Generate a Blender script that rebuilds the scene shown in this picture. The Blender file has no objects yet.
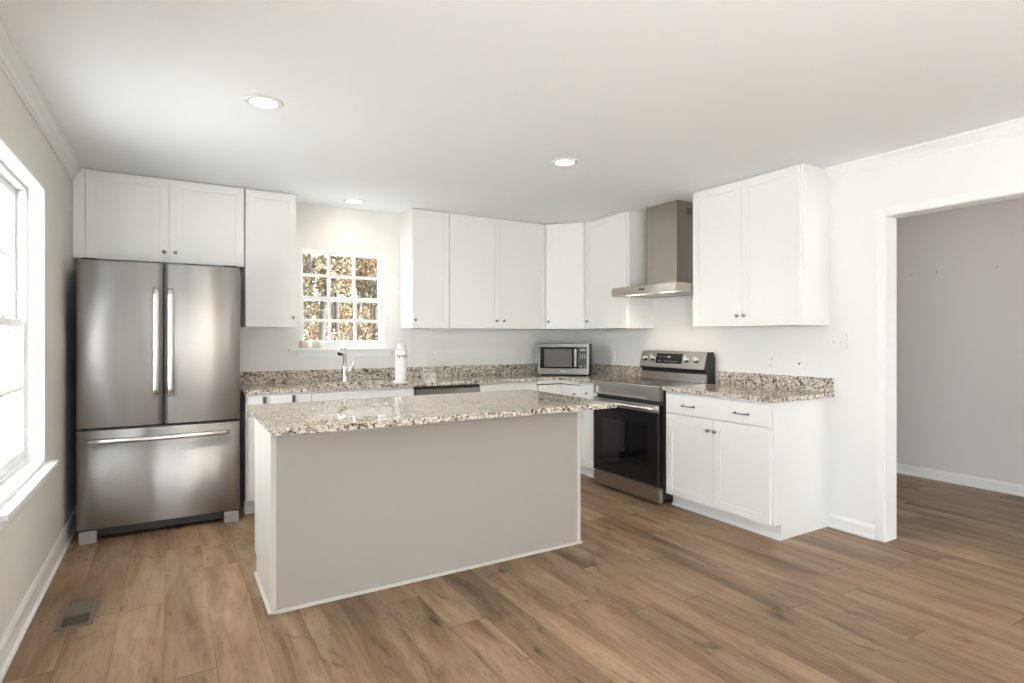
import bpy, bmesh, math, random
from mathutils import Matrix, Vector
SC = bpy.context.scene
COL = SC.collection
PI = math.pi
R = math.radians

# ------------------------------------------------------------------ camera, world, exposure
cd = bpy.data.cameras.new('camera')
cam = bpy.data.objects.new('camera', cd)
COL.objects.link(cam)
cam.location = (0.0, 0.0, 1.297)
cam.rotation_euler = (R(90), 0, -math.atan2(340, 571))
cd.sensor_width = 36.0
cd.lens = 36.0 * 571 / 1024
cd.shift_y = -(341.5 - 336.5) / 1024
cd.clip_end = 400
SC.camera = cam
SC.view_settings.view_transform = 'Standard'
SC.view_settings.look = 'None'
SC.view_settings.gamma = 1.0
SC.view_settings.use_curve_mapping = False
SC.view_settings.exposure = 0.86

SKY = 6.5
w = bpy.data.worlds.new('overcast_sky')
SC.world = w
w.use_nodes = True
wn = w.node_tree
wn.nodes['Background'].inputs['Color'].default_value = (0.87, 0.945, 1.0, 1)
wn.nodes['Background'].inputs['Strength'].default_value = SKY
sl = bpy.data.lights.new('sun', 'SUN')
sl.energy = 34.0
sl.angle = R(1.5)
sl.color = (1.0, 0.99, 0.98)
sun = bpy.data.objects.new('sun', sl)
COL.objects.link(sun)
sun.rotation_euler = Vector((-0.85, 0.70, -0.80)).to_track_quat('-Z', 'Y').to_euler()
LAMP = 12.0           # recessed lamp power, watts

# room: left wall x, right wall x, back wall y, rear wall y, ceiling z
LW, RW, BW, FW, CZ = -0.575, 3.865, 5.125, -2.6, 2.438
HX = 5.95             # far wall of the hall
WT = 0.13             # wall thickness
OUT = -0.55           # ground level outside


def portal(name, loc, rot, sx, sy):
    l = bpy.data.lights.new(name, 'AREA')
    l.shape = 'RECTANGLE'
    l.size, l.size_y = sx, sy
    l.cycles.is_portal = True
    o = bpy.data.objects.new(name, l)
    COL.objects.link(o)
    o.location, o.rotation_euler = loc, rot


# windows as (low, high, sill, head): left wall along y, back wall along x, rear wall along x
WIN_L = [(2.90, 3.837, 0.63, 2.077), (-0.40, 0.85, 0.63, 2.077), (-2.35, -0.75, 0.08, 2.077)]
WIN_B = (0.945, 1.69, 1.195, 2.06)
REAR = [(-0.45, 0.95, 0.0, 2.06), (4.5, 5.6, 0.0, 2.06)]  # unseen doors, added and sized to bring daylight into kitchen and hall
for a, b, c, d in WIN_L:
    portal('window_daylight', (LW - WT - .01, (a + b) / 2, (c + d) / 2), (0, R(-90), 0), d - c, b - a)
portal('window_daylight', ((WIN_B[0] + WIN_B[1]) / 2, BW + WT + .01, (WIN_B[2] + WIN_B[3]) / 2), (R(-90), 0, 0), WIN_B[1] - WIN_B[0], WIN_B[3] - WIN_B[2])
for a, b, c, d in REAR:
    portal('patio_daylight', ((a + b) / 2, FW - WT - .01, (c + d) / 2), (R(90), 0, 0), b - a, d - c)


# ------------------------------------------------------------------ materials
def mat(name, col, rough=0.5, metal=0.0, **kw):
    m = bpy.data.materials.new(name)
    m.use_nodes = True
    b = m.node_tree.nodes['Principled BSDF']
    b.inputs['Base Color'].default_value = (*col, 1)
    b.inputs['Roughness'].default_value = rough
    b.inputs['Metallic'].default_value = metal
    for k, v in kw.items():
        b.inputs[k.replace('_', ' ')].default_value = v
    return m


def nd(m, typ, **kw):
    n = m.node_tree.nodes.new(typ)
    for k, v in kw.items():
        setattr(n, k, v)
    return n


def lk(m, a, b):
    m.node_tree.links.new(a, b)


def bsdf(m):
    return m.node_tree.nodes['Principled BSDF']


def mth(m, op, a, b=None, c=None):
    n = nd(m, 'ShaderNodeMath', operation=op)
    for i, v in enumerate((a, b, c)):
        if v is None:
            continue
        if isinstance(v, (int, float)):
            n.inputs[i].default_value = v
        else:
            lk(m, v, n.inputs[i])
    return n.outputs[0]


def ramp(m, fac, stops, interp='LINEAR'):
    n = nd(m, 'ShaderNodeValToRGB')
    n.color_ramp.interpolation = interp
    e = n.color_ramp.elements
    while len(e) < len(stops):
        e.new(0.5)
    for i, (p, c) in enumerate(stops):
        e[i].position = p
        e[i].color = (*c, 1) if not isinstance(c, (int, float)) else (c, c, c, 1)
    lk(m, fac, n.inputs[0])
    return n.outputs[0]


def mapped(m, scale=(1, 1, 1), rot=(0, 0, 0)):
    g = nd(m, 'ShaderNodeNewGeometry')
    mp = nd(m, 'ShaderNodeMapping')
    mp.inputs['Scale'].default_value = scale
    mp.inputs['Rotation'].default_value = rot
    lk(m, g.outputs['Position'], mp.inputs[0])
    return mp.outputs[0]


def noise(m, vec, scale, detail=2.0, rough=0.5, dist=0.0):
    n = nd(m, 'ShaderNodeTexNoise')
    n.inputs['Scale'].default_value = scale
    n.inputs['Detail'].default_value = detail
    n.inputs['Roughness'].default_value = rough
    n.inputs['Distortion'].default_value = dist
    lk(m, vec, n.inputs['Vector'])
    return n


def bump(m, h, strength, dist=0.01):
    n = nd(m, 'ShaderNodeBump')
    n.inputs['Strength'].default_value = strength
    n.inputs['Distance'].default_value = dist
    lk(m, h, n.inputs['Height'])
    lk(m, n.outputs[0], bsdf(m).inputs['Normal'])


def paint(name, col, rough=0.6, bumpy=0.05, scale=180):
    m = mat(name, col, rough)
    v = mapped(m)
    bump(m, noise(m, v, scale, 2).outputs[0], bumpy, 0.002)
    return m


M = {}
M['wall'] = paint('warm_white_wall_paint', (0.815, 0.80, 0.77), 0.6)
M['wall_white'] = paint('bright_white_wall_paint', (0.81, 0.80, 0.78), 0.6)
M['wall_backlit'] = paint('shaded_wall_paint', (0.76, 0.74, 0.70), 0.6)  # wall paint with the shade of the backlit left wall mixed into the colour
M['hall_wall'] = paint('grey_taupe_wall_paint', (0.72, 0.685, 0.66), 0.65)
M['ceiling'] = paint('flat_ceiling_paint', (0.89, 0.905, 0.915), 0.9, 0.1, 120)
M['trim'] = paint('white_trim_paint', (0.83, 0.83, 0.815), 0.35, 0.02)
M['cabinet'] = paint('white_cabinet_paint', (0.82, 0.815, 0.79), 0.38, 0.02, 260)
M['cab_inside'] = mat('cabinet_gap_shadow_wood', (0.55, 0.52, 0.47), 0.6)
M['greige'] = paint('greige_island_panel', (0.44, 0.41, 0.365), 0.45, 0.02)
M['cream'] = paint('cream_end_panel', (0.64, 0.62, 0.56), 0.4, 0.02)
M['nickel'] = mat('brushed_nickel', (0.33, 0.315, 0.30), 0.28, 1.0)
M['pewter'] = mat('dark_pewter_pull', (0.20, 0.19, 0.18), 0.35, 1.0)
M['chrome'] = mat('polished_chrome', (0.75, 0.74, 0.72), 0.12, 1.0)
M['black'] = mat('black_plastic', (0.015, 0.015, 0.017), 0.4)
M['dark'] = mat('charcoal_enamel', (0.022, 0.022, 0.022), 0.45)
M['blackglass'] = mat('black_ceramic_glass', (0.006, 0.006, 0.007), 0.04, Specular_IOR_Level=0.5)
M['ovenglass'] = mat('oven_window_glass', (0.012, 0.011, 0.011), 0.05, Specular_IOR_Level=0.25)
M['greyplastic'] = mat('grey_plastic', (0.30, 0.29, 0.28), 0.45)
M['mwglass'] = mat('microwave_window', (0.12, 0.115, 0.11), 0.12)
M['white_plastic'] = mat('white_plastic', (0.82, 0.81, 0.79), 0.35)
M['slot'] = mat('outlet_slot', (0.25, 0.24, 0.23), 0.6)
M['paper'] = mat('white_paper', (0.85, 0.84, 0.81), 0.8)
M['print'] = mat('grey_print', (0.35, 0.35, 0.34), 0.7)
M['candle'] = mat('pale_pink_wax', (0.74, 0.62, 0.57), 0.5)
M['cream_tin'] = mat('cream_ceramic', (0.78, 0.75, 0.66), 0.4)
M['register'] = mat('bronze_register', (0.20, 0.16, 0.12), 0.4, 0.5)
M['regdark'] = mat('register_duct', (0.035, 0.03, 0.022), 0.7)
M['reglou'] = mat('register_louver', (0.17, 0.15, 0.115), 0.45, 0.3)
M['display'] = mat('display_digits', (0.55, 0.57, 0.56), 0.4)
M['red'] = mat('red_button', (0.45, 0.06, 0.05), 0.4)


def emit(name, col, s):
    m = bpy.data.materials.new(name)
    m.use_nodes = True
    t = m.node_tree
    t.nodes.clear()
    e = t.nodes.new('ShaderNodeEmission')
    e.inputs[0].default_value = (*col, 1)
    e.inputs[1].default_value = s
    o = t.nodes.new('ShaderNodeOutputMaterial')
    t.links.new(e.outputs[0], o.inputs[0])
    return m


M['lens'] = emit('lamp_lens_glow', (1.0, 0.90, 0.78), 14.0)
M['hoodlamp'] = emit('hood_lamp_glow', (1.0, 0.86, 0.68), 6.0)


def glass():
    m = bpy.data.materials.new('window_glass')
    m.use_nodes = True
    t = m.node_tree
    t.nodes.clear()
    tr = t.nodes.new('ShaderNodeBsdfTransparent')
    gl = t.nodes.new('ShaderNodeBsdfGlossy')
    gl.inputs['Roughness'].default_value = 0.02
    fr = t.nodes.new('ShaderNodeFresnel')
    fr.inputs['IOR'].default_value = 1.45
    mx = t.nodes.new('ShaderNodeMixShader')
    o = t.nodes.new('ShaderNodeOutputMaterial')
    ge = t.nodes.new('ShaderNodeNewGeometry')      # reflect at the outer skin of the pane only
    fm = t.nodes.new('ShaderNodeMath')
    fm.operation = 'SUBTRACT'
    fm.use_clamp = True
    t.links.new(fr.outputs[0], fm.inputs[0])
    t.links.new(ge.outputs['Backfacing'], fm.inputs[1])
    t.links.new(fm.outputs[0], mx.inputs[0])
    t.links.new(tr.outputs[0], mx.inputs[1])
    t.links.new(gl.outputs[0], mx.inputs[2])
    t.links.new(mx.outputs[0], o.inputs[0])
    return m


M['glass'] = glass()


def steel(name, col, rough, wav=0.0, aniso=0.6, rot=0.25):
    m = mat(name, col, rough, 1.0)
    b = bsdf(m)
    b.inputs['Anisotropic'].default_value = aniso
    b.inputs['Anisotropic Rotation'].default_value = rot
    tg = nd(m, 'ShaderNodeTangent', direction_type='RADIAL', axis='Z')
    lk(m, tg.outputs[0], b.inputs['Tangent'])
    if wav:
        v = mapped(m, (1, 1, 0.10))
        n1 = noise(m, v, 7.0, 1.0)
        bump(m, n1.outputs[0], wav, 0.02)
    return m




def brushed(name, col, rough, spread, wave):
    """stainless with a fine horizontal brush grain: normals scatter up and down only, so reflections draw out into upright bands"""
    m = mat(name, col, rough, 1.0, Anisotropic=0.96, Anisotropic_Rotation=0.25)
    lk(m, nd(m, 'ShaderNodeTangent', direction_type='RADIAL', axis='Z').outputs[0], bsdf(m).inputs['Tangent'])
    g = nd(m, 'ShaderNodeNewGeometry')
    grain = noise(m, mapped(m, (1500, 1500, 3200)), 1.0, 0.0).outputs[0]
    wv = noise(m, mapped(m, (5.5, 1, 0.35)), 1.0, 1.0).outputs[0]
    cv = nd(m, 'ShaderNodeCombineXYZ')
    lk(m, mth(m, 'MULTIPLY', mth(m, 'SUBTRACT', wv, 0.5), wave), cv.inputs[0])
    lk(m, mth(m, 'MULTIPLY', mth(m, 'SUBTRACT', grain, 0.5), spread), cv.inputs[2])
    ad = nd(m, 'ShaderNodeVectorMath', operation='ADD')
    lk(m, g.outputs['Normal'], ad.inputs[0])
    lk(m, cv.outputs[0], ad.inputs[1])
    nm = nd(m, 'ShaderNodeVectorMath', operation='NORMALIZE')
    lk(m, ad.outputs[0], nm.inputs[0])
    lk(m, nm.outputs[0], bsdf(m).inputs['Normal'])
    return m


M['steel_fridge'] = brushed('brushed_stainless_doors', (0.53, 0.52, 0.51), 0.34, 3.2, 0.22)
M['steel_hood'] = steel('hood_stainless', (0.45, 0.41, 0.365), 0.30)
M['steel_range'] = steel('range_stainless', (0.44, 0.42, 0.39), 0.29)
M['steel_dark'] = steel('dark_stainless', (0.25, 0.24, 0.22), 0.34)
M['steel_plain'] = mat('sink_stainless', (0.45, 0.44, 0.42), 0.3, 1.0)
M['handle'] = mat('satin_handle', (0.70, 0.70, 0.69), 0.22, 1.0)


def granite():
    m = mat('speckled_granite', (0.6, 0.55, 0.45), 0.06)
    v = mapped(m)
    wob = noise(m, v, 38, 3, 0.6)
    add = nd(m, 'ShaderNodeVectorMath', operation='SCALE')
    lk(m, wob.outputs['Color'], add.inputs[0])
    add.inputs['Scale'].default_value = 0.022
    vv = nd(m, 'ShaderNodeVectorMath', operation='ADD')
    lk(m, v, vv.inputs[0])
    lk(m, add.outputs[0], vv.inputs[1])
    vo = nd(m, 'ShaderNodeTexVoronoi', feature='F1')
    vo.inputs['Scale'].default_value = 92
    lk(m, vv.outputs[0], vo.inputs['Vector'])
    sep = nd(m, 'ShaderNodeSeparateColor')
    lk(m, vo.outputs['Color'], sep.inputs[0])
    cl = noise(m, v, 14, 3, 0.6).outputs[0]
    k = mth(m, 'ADD', mth(m, 'MULTIPLY', sep.outputs[0], 0.62), mth(m, 'MULTIPLY', cl, 0.62))
    base = ramp(m, k, [(0.0, (0.040, 0.033, 0.028)), (0.33, (0.07, 0.058, 0.048)), (0.39, (0.24, 0.19, 0.14)),
                       (0.50, (0.40, 0.335, 0.26)), (0.60, (0.57, 0.515, 0.43)), (0.85, (0.73, 0.68, 0.59))])
    vo2 = nd(m, 'ShaderNodeTexVoronoi', feature='F1')
    vo2.inputs['Scale'].default_value = 170
    lk(m, vv.outputs[0], vo2.inputs['Vector'])
    s2 = nd(m, 'ShaderNodeSeparateColor')
    lk(m, vo2.outputs['Color'], s2.inputs[0])
    fl = ramp(m, s2.outputs[1], [(0.0, 0.25), (0.13, 0.30), (0.17, 1.0), (1.0, 1.0)])
    mx = nd(m, 'ShaderNodeMix', data_type='RGBA', blend_type='MULTIPLY')
    mx.inputs[0].default_value = 1.0
    lk(m, base, mx.inputs[6])
    lk(m, fl, mx.inputs[7])
    lk(m, mx.outputs[2], bsdf(m).inputs['Base Color'])
    return m


M['granite'] = granite()


def planks():
    m = mat('oak_look_planks', (0.3, 0.2, 0.12), 0.33, Specular_IOR_Level=0.35)
    g = nd(m, 'ShaderNodeNewGeometry')
    sp = nd(m, 'ShaderNodeSeparateXYZ')
    lk(m, g.outputs['Position'], sp.inputs[0])
    W, L = 0.182, 1.52
    xs = mth(m, 'DIVIDE', mth(m, 'ADD', sp.outputs[0], 20.05), W)
    row = mth(m, 'FLOOR', xs)
    fx = mth(m, 'FRACT', xs)
    wn1 = nd(m, 'ShaderNodeTexWhiteNoise', noise_dimensions='1D')
    lk(m, row, wn1.inputs['W'])
    ys = mth(m, 'ADD', mth(m, 'DIVIDE', mth(m, 'ADD', sp.outputs[1], 20), L), mth(m, 'MULTIPLY', wn1.outputs[0], 7.0))
    idx = mth(m, 'FLOOR', ys)
    fy = mth(m, 'FRACT', ys)
    cmb = nd(m, 'ShaderNodeCombineXYZ')
    lk(m, row, cmb.inputs[0])
    lk(m, idx, cmb.inputs[1])
    wn2 = nd(m, 'ShaderNodeTexWhiteNoise', noise_dimensions='2D')
    lk(m, cmb.outputs[0], wn2.inputs['Vector'])
    rnd = wn2.outputs[0]
    # grain coordinates, shifted for every plank
    gc = nd(m, 'ShaderNodeCombineXYZ')
    lk(m, mth(m, 'ADD', sp.outputs[0], mth(m, 'MULTIPLY', rnd, 31.0)), gc.inputs[0])
    lk(m, mth(m, 'ADD', mth(m, 'MULTIPLY', sp.outputs[1], 0.13), mth(m, 'MULTIPLY', rnd, 17.0)), gc.inputs[1])
    gv = gc.outputs[0]
    fine = noise(m, gv, 60, 4, 0.6, 0.4).outputs[0]
    broad = noise(m, gv, 7, 3, 0.5, 1.0).outputs[0]
    kc = nd(m, 'ShaderNodeCombineXYZ')
    lk(m, mth(m, 'ADD', sp.outputs[0], mth(m, 'MULTIPLY', rnd, 11.0)), kc.inputs[0])
    lk(m, mth(m, 'ADD', mth(m, 'MULTIPLY', sp.outputs[1], 0.30), mth(m, 'MULTIPLY', rnd, 5.0)), kc.inputs[1])
    knot = noise(m, kc.outputs[0], 8, 5, 0.68, 1.2).outputs[0]
    base = ramp(m, broad, [(0.28, (0.172, 0.102, 0.055)), (0.46, (0.300, 0.190, 0.108)), (0.70, (0.410, 0.282, 0.176))])
    tone = mth(m, 'ADD', mth(m, 'MULTIPLY', rnd, 0.36), 0.80)
    fin = ramp(m, fine, [(0.30, 0.72), (0.50, 0.98), (0.8, 1.10)])
    dk = ramp(m, knot, [(0.0, 0.34), (0.325, 0.44), (0.385, 0.84), (0.46, 1.0)])
    sx = ramp(m, mth(m, 'MINIMUM', fx, mth(m, 'SUBTRACT', 1.0, fx)), [(0.0, 0.62), (0.007, 0.75), (0.013, 1.0)])
    sy = ramp(m, mth(m, 'MINIMUM', fy, mth(m, 'SUBTRACT', 1.0, fy)), [(0.0, 0.62), (0.0008, 0.75), (0.0016, 1.0)])
    c = base
    for k in (tone, fin, dk, sx, sy):
        mx = nd(m, 'ShaderNodeMix', data_type='RGBA', blend_type='MULTIPLY')
        mx.inputs[0].default_value = 1.0
        lk(m, c, mx.inputs[6])
        lk(m, k, mx.inputs[7])
        c = mx.outputs[2]
    lk(m, c, bsdf(m).inputs['Base Color'])
    lk(m, mth(m, 'ADD', mth(m, 'MULTIPLY', fine, 0.14), 0.35), bsdf(m).inputs['Roughness'])
    bump(m, fine, 0.06, 0.002)
    return m


M['planks'] = planks()


def speck(name, c1, c2, scale, rough=0.9):
    m = mat(name, c1, rough)
    v = mapped(m)
    lk(m, ramp(m, noise(m, v, scale, 4).outputs[0], [(0.35, c1), (0.65, c2)]), bsdf(m).inputs['Base Color'])
    return m


M['litter'] = speck('leaf_litter', (0.035, 0.022, 0.012), (0.07, 0.045, 0.022), 3)
M['gravel'] = speck('pale_gravel', (0.55, 0.54, 0.52), (0.68, 0.67, 0.65), 8)
M['bark'] = speck('grey_bark', (0.016, 0.014, 0.011), (0.034, 0.029, 0.023), 20)
M['leaf_orange'] = speck('orange_leaves', (0.098, 0.052, 0.016), (0.072, 0.046, 0.018), 6)
M['leaf_tan'] = speck('tan_leaves', (0.085, 0.064, 0.031), (0.056, 0.046, 0.023), 6)
M['leaf_olive'] = speck('olive_leaves', (0.052, 0.052, 0.024), (0.036, 0.036, 0.018), 6)


# ------------------------------------------------------------------ mesh builder
class MB:
    def __init__(self):
        self.bm = bmesh.new()

    def add(self, b, mx=None, bevel=0.0, seg=2, smooth=False):
        bmesh.ops.recalc_face_normals(b, faces=b.faces)
        if bevel:
            ed = [e for e in b.edges if len(e.link_faces) == 2 and e.calc_face_angle(0) > 0.5]
            bmesh.ops.bevel(b, geom=ed, offset=bevel, segments=seg, affect='EDGES', clamp_overlap=True, profile=0.7)
        if mx is not None:
            bmesh.ops.transform(b, matrix=mx, verts=b.verts)
        for f in b.faces:
            f.smooth = smooth
        me = bpy.data.meshes.new('tmp')
        b.to_mesh(me)
        b.free()
        self.bm.from_mesh(me)
        bpy.data.meshes.remove(me)
        return self

    def box(self, x0, x1, y0, y1, z0, z1, bevel=0.0, seg=2, mx=None):
        b = bmesh.new()
        bmesh.ops.create_cube(b, size=1)
        bmesh.ops.transform(b, matrix=Matrix.Translation(((x0 + x1) / 2, (y0 + y1) / 2, (z0 + z1) / 2)) @ Matrix.Diagonal((abs(x1 - x0), abs(y1 - y0), abs(z1 - z0), 1)), verts=b.verts)
        return self.add(b, mx, bevel, seg)

    def prism(self, pts, z0, z1, bevel=0.0, mx=None, smooth=False):
        """polygon in xy, extruded along z"""
        b = bmesh.new()
        vs = [b.verts.new((x, y, z0)) for x, y in pts]
        f = b.faces.new(vs)
        r = bmesh.ops.extrude_face_region(b, geom=[f])
        for v in r['geom']:
            if isinstance(v, bmesh.types.BMVert):
                v.co.z = z1
        return self.add(b, mx, bevel, 2, smooth)

    def profile_x(self, pts, x0, x1, bevel=0.0):
        """polygon in (y, z), extruded along x"""
        mx = Matrix(((0, 0, 1, 0), (1, 0, 0, 0), (0, 1, 0, 0), (0, 0, 0, 1)))
        return self.prism(pts, x0, x1, bevel, mx)

    def profile_y(self, pts, y0, y1, bevel=0.0):
        """polygon in (x, z), extruded along y"""
        mx = Matrix(((1, 0, 0, 0), (0, 0, 1, 0), (0, 1, 0, 0), (0, 0, 0, 1)))
        return self.prism(pts, y0, y1, bevel, mx)

    def plate(self, us, vs, keep, t0, t1, mx=None, bevel=0.0):
        """cells of a grid in xy that keep(u, v) is true of, as one solid between z = t0 and t1"""
        b = bmesh.new()
        P = {}
        fs = []
        for i in range(len(us) - 1):
            for j in range(len(vs) - 1):
                if keep((us[i] + us[i + 1]) / 2, (vs[j] + vs[j + 1]) / 2):
                    q = []
                    for a, c in ((i, j), (i + 1, j), (i + 1, j + 1), (i, j + 1)):
                        if (a, c) not in P:
                            P[(a, c)] = b.verts.new((us[a], vs[c], t0))
                        q.append(P[(a, c)])
                    fs.append(b.faces.new(q))
        r = bmesh.ops.extrude_face_region(b, geom=fs)
        for v in r['geom']:
            if isinstance(v, bmesh.types.BMVert):
                v.co.z = t1
        bmesh.ops.recalc_face_normals(b, faces=b.faces)
        return self.add(b, mx, bevel)

    def cyl(self, p0, p1, r, r2=None, seg=20, smooth=True, caps=True):
        p0, p1 = Vector(p0), Vector(p1)
        d = p1 - p0
        b = bmesh.new()
        bmesh.ops.create_cone(b, cap_ends=caps, segments=seg, radius1=r, radius2=r if r2 is None else r2, depth=d.length)
        mx = Matrix.Translation((p0 + p1) / 2) @ d.to_track_quat('Z', 'Y').to_matrix().to_4x4()
        bmesh.ops.recalc_face_normals(b, faces=b.faces)
        bmesh.ops.transform(b, matrix=mx, verts=b.verts)
        for f in b.faces:
            f.smooth = smooth and len(f.verts) == 4
        me = bpy.data.meshes.new('tmp')
        b.to_mesh(me)
        b.free()
        self.bm.from_mesh(me)
        bpy.data.meshes.remove(me)
        return self

    def lathe(self, prof, c=(0, 0, 0), seg=32, axis='Z', closed=False):
        """profile of (radius, height) turned about an axis through c"""
        b = bmesh.new()
        rings = []
        for r, h in prof:
            if r < 1e-6:
                rings.append([b.verts.new((0, 0, h))])
            else:
                rings.append([b.verts.new((r * math.cos(2 * PI * k / seg), r * math.sin(2 * PI * k / seg), h)) for k in range(seg)])
        prs = list(zip(rings, rings[1:]))
        if closed:
            prs.append((rings[-1], rings[0]))
        for a, d in prs:
            for k in range(seg):
                q = [a[k % len(a)], a[(k + 1) % len(a)], d[(k + 1) % len(d)], d[k % len(d)]]
                u = []
                for v in q:
                    if v not in u:
                        u.append(v)
                if len(u) > 2:
                    b.faces.new(u)
        mx = Matrix.Translation(c)
        if axis == '-Y':
            mx = mx @ Matrix.Rotation(R(90), 4, 'X')
        return self.add(b, mx, smooth=True)

    def tube(self, pts, rad, seg=12, flat=None):
        """round tube along points; rad may be one radius or one for each point; flat=(a, b) scales the two cross axes"""
        pts = [Vector(p) for p in pts]
        n = len(pts)
        rr = rad if isinstance(rad, (list, tuple)) else [rad] * n
        b = bmesh.new()
        rings = []
        up = None
        for i, p in enumerate(pts):
            t = (pts[min(i + 1, n - 1)] - pts[max(i - 1, 0)]).normalized()
            if up is None:
                up = Vector((0, 0, 1)) if abs(t.z) < 0.9 else Vector((1, 0, 0))
            s = t.cross(up).normalized()
            up = s.cross(t).normalized()
            fa, fb = flat or (1, 1)
            rings.append([b.verts.new(p + rr[i] * (fa * math.cos(2 * PI * k / seg) * s + fb * math.sin(2 * PI * k / seg) * up)) for k in range(seg)])
        for a, d in zip(rings, rings[1:]):
            for k in range(seg):
                b.faces.new((a[k], a[(k + 1) % seg], d[(k + 1) % seg], d[k]))
        b.faces.new(rings[0])
        b.faces.new(rings[-1])
        return self.add(b, smooth=True)

    def build(self, name, material, parent=None, off=None, label=None):
        """off: world point that becomes the object's origin (top-level meshes built in world coordinates)"""
        if off is not None:
            bmesh.ops.translate(self.bm, vec=-Vector(off), verts=self.bm.verts)
        me = bpy.data.meshes.new(name)
        self.bm.to_mesh(me)
        self.bm.free()
        me.materials.append(material)
        o = bpy.data.objects.new(name, me)
        COL.objects.link(o)
        if off is not None:
            o.location = off
        if parent is not None:
            o.parent = parent
        if label:
            o['label'] = label
        return o


def thing(name, label, cat, loc=(0, 0, 0), rz=0.0, group=None, kind=None):
    o = bpy.data.objects.new(name, None)
    COL.objects.link(o)
    o.empty_display_size = 0.1
    o.location = loc
    o.rotation_euler = (0, 0, rz)
    return tag(o, label, cat, group, kind)


def tag(o, label=None, cat=None, group=None, kind=None):
    for k, v in (('label', label), ('category', cat), ('group', group), ('kind', kind)):
        if v:
            o[k] = v
    return o


def struct(name, mb, m, off=None, label=None):
    return tag(mb.build(name, m, None, off), label, kind='structure')


def copy_tree(o, parent=None):
    c = o.copy()
    COL.objects.link(c)
    c.parent = parent
    for ch in [x for x in bpy.data.objects if x.parent == o]:
        copy_tree(ch, c)
    return c


MXZ = Matrix(((1, 0, 0, 0), (0, 0, 1, 0), (0, 1, 0, 0), (0, 0, 0, 1)))      # plate (u, v, t) -> x = u, y = t, z = v
MYZ = Matrix(((0, 0, 1, 0), (1, 0, 0, 0), (0, 1, 0, 0), (0, 0, 0, 1)))      # plate (u, v, t) -> x = t, y = u, z = v
inside = lambda u, v, r: r[0] < u < r[1] and r[2] < v < r[3]

# ------------------------------------------------------------------ the shell
struct('floor', MB().box(LW - WT, HX + WT, FW - WT, BW + WT, -0.12, 0.0), M['planks'])
struct('ceiling', MB().box(LW - WT, HX + WT, FW - WT, BW + WT, CZ, CZ + 0.12), M['ceiling'])
us = sorted({FW - WT, BW + WT} | {q for r in WIN_L for q in r[:2]})
struct('wall_left', MB().plate(us, [0, WIN_L[0][2], WIN_L[0][3], CZ], lambda u, v: not any(inside(u, v, r) for r in WIN_L), LW - WT, LW, MYZ), M['wall_backlit'])
struct('wall_back', MB().plate([LW, WIN_B[0], WIN_B[1], HX], [0, WIN_B[2], WIN_B[3], CZ], lambda u, v: not inside(u, v, WIN_B), BW, BW + WT, MXZ), M['wall'])
DOOR = (0.30, 1.903, -1, 2.071)      # rough opening; the jamb boards stand 16 mm inside it
struct('wall_right', MB().plate([FW, DOOR[0], DOOR[1], BW], [0, DOOR[3], CZ], lambda u, v: not inside(u, v, DOOR), RW, RW + WT, MYZ), M['wall_white'])
struct('wall_hall', MB().box(HX, HX + WT, FW - WT, BW + WT, 0, CZ), M['hall_wall'])
us = sorted({LW, HX} | {q for r in REAR for q in r[:2]})
struct('wall_rear', MB().plate(us, [0, 2.06, CZ], lambda u, v: not any(inside(u, v, (r[0], r[1], -1, 2.06)) for r in REAR), FW - WT, FW, MXZ), M['wall'])

# outside
g = MB().plate([-60, LW - WT - 0.02, HX + WT + 0.02, 60], [-60, FW - WT - 0.02, BW + WT + 0.02, 7.5], lambda u, v: not (LW - WT < u < HX + WT and FW - WT < v < BW + WT), OUT - 0.1, OUT)
struct('ground', g, M['gravel'])
g = MB()
b = bmesh.new()
vs = {}
for i in range(21):
    for j in range(22):
        x, y = -60 + 6 * i, 7.5 + 4.0 * j
        vs[i, j] = b.verts.new((x, y, OUT + 0.085 * max(0, y - 10) + 0.12 * math.sin(x * .7 + y)))
for i in range(20):
    for j in range(21):
        b.faces.new((vs[i, j], vs[i + 1, j], vs[i + 1, j + 1], vs[i, j + 1]))
g.add(b)
struct('ground_woods', g, M['litter'])


# baseboards, casing, crown
def base_prof(t, h):
    return [(0, 0), (-t - 0.012, 0), (-t - 0.012, 0.012), (-t, 0.02), (-t, h - 0.02), (-t + 0.005, h - 0.008), (-t * 0.4, h), (0, h)]


def crown_prof(p, h):
    return [(0, 0), (-0.006, 0), (-0.010, 0.012), (-0.016, 0.016), (-p * 0.42, h * 0.42), (-p * 0.80, h * 0.72), (-p * 0.86, h - 0.014), (-p, h - 0.010), (-p, h), (0, h)]


mirror = lambda pr: [(-a, c) for a, c in pr]
shift = lambda pr, dx, dz=0: [(a + dx, c + dz) for a, c in pr]
struct('baseboard_left', MB().profile_y(shift(mirror(base_prof(0.014, 0.115)), LW), FW, BW), M['trim'])
struct('baseboard_right', MB().profile_y(shift(base_prof(0.012, 0.09), RW), DOOR[1] + 0.040, 2.243), M['trim'])
struct('baseboard_hall', MB().profile_y(shift(base_prof(0.014, 0.09), HX), FW, BW), M['trim'])
struct('trim_1', MB().profile_y(shift(mirror(crown_prof(0.052, 0.092)), LW, CZ - 0.092), FW, 4.795), M['trim'])
struct('trim_2', MB().profile_y(shift(crown_prof(0.060, 0.068), RW, CZ - 0.068), FW, 2.243), M['trim'])
c = MB()
DJ = (DOOR[0] + .016, DOOR[1] - .016, DOOR[3] - .016)
c.box(RW - 0.010, RW, DJ[1] + 0.003, DJ[1] + 0.054, 0, DJ[2] + 0.054, 0.003)
c.box(RW - 0.010, RW, DJ[0] - 0.054, DJ[0] - 0.003, 0, DJ[2] + 0.054, 0.003)
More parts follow.
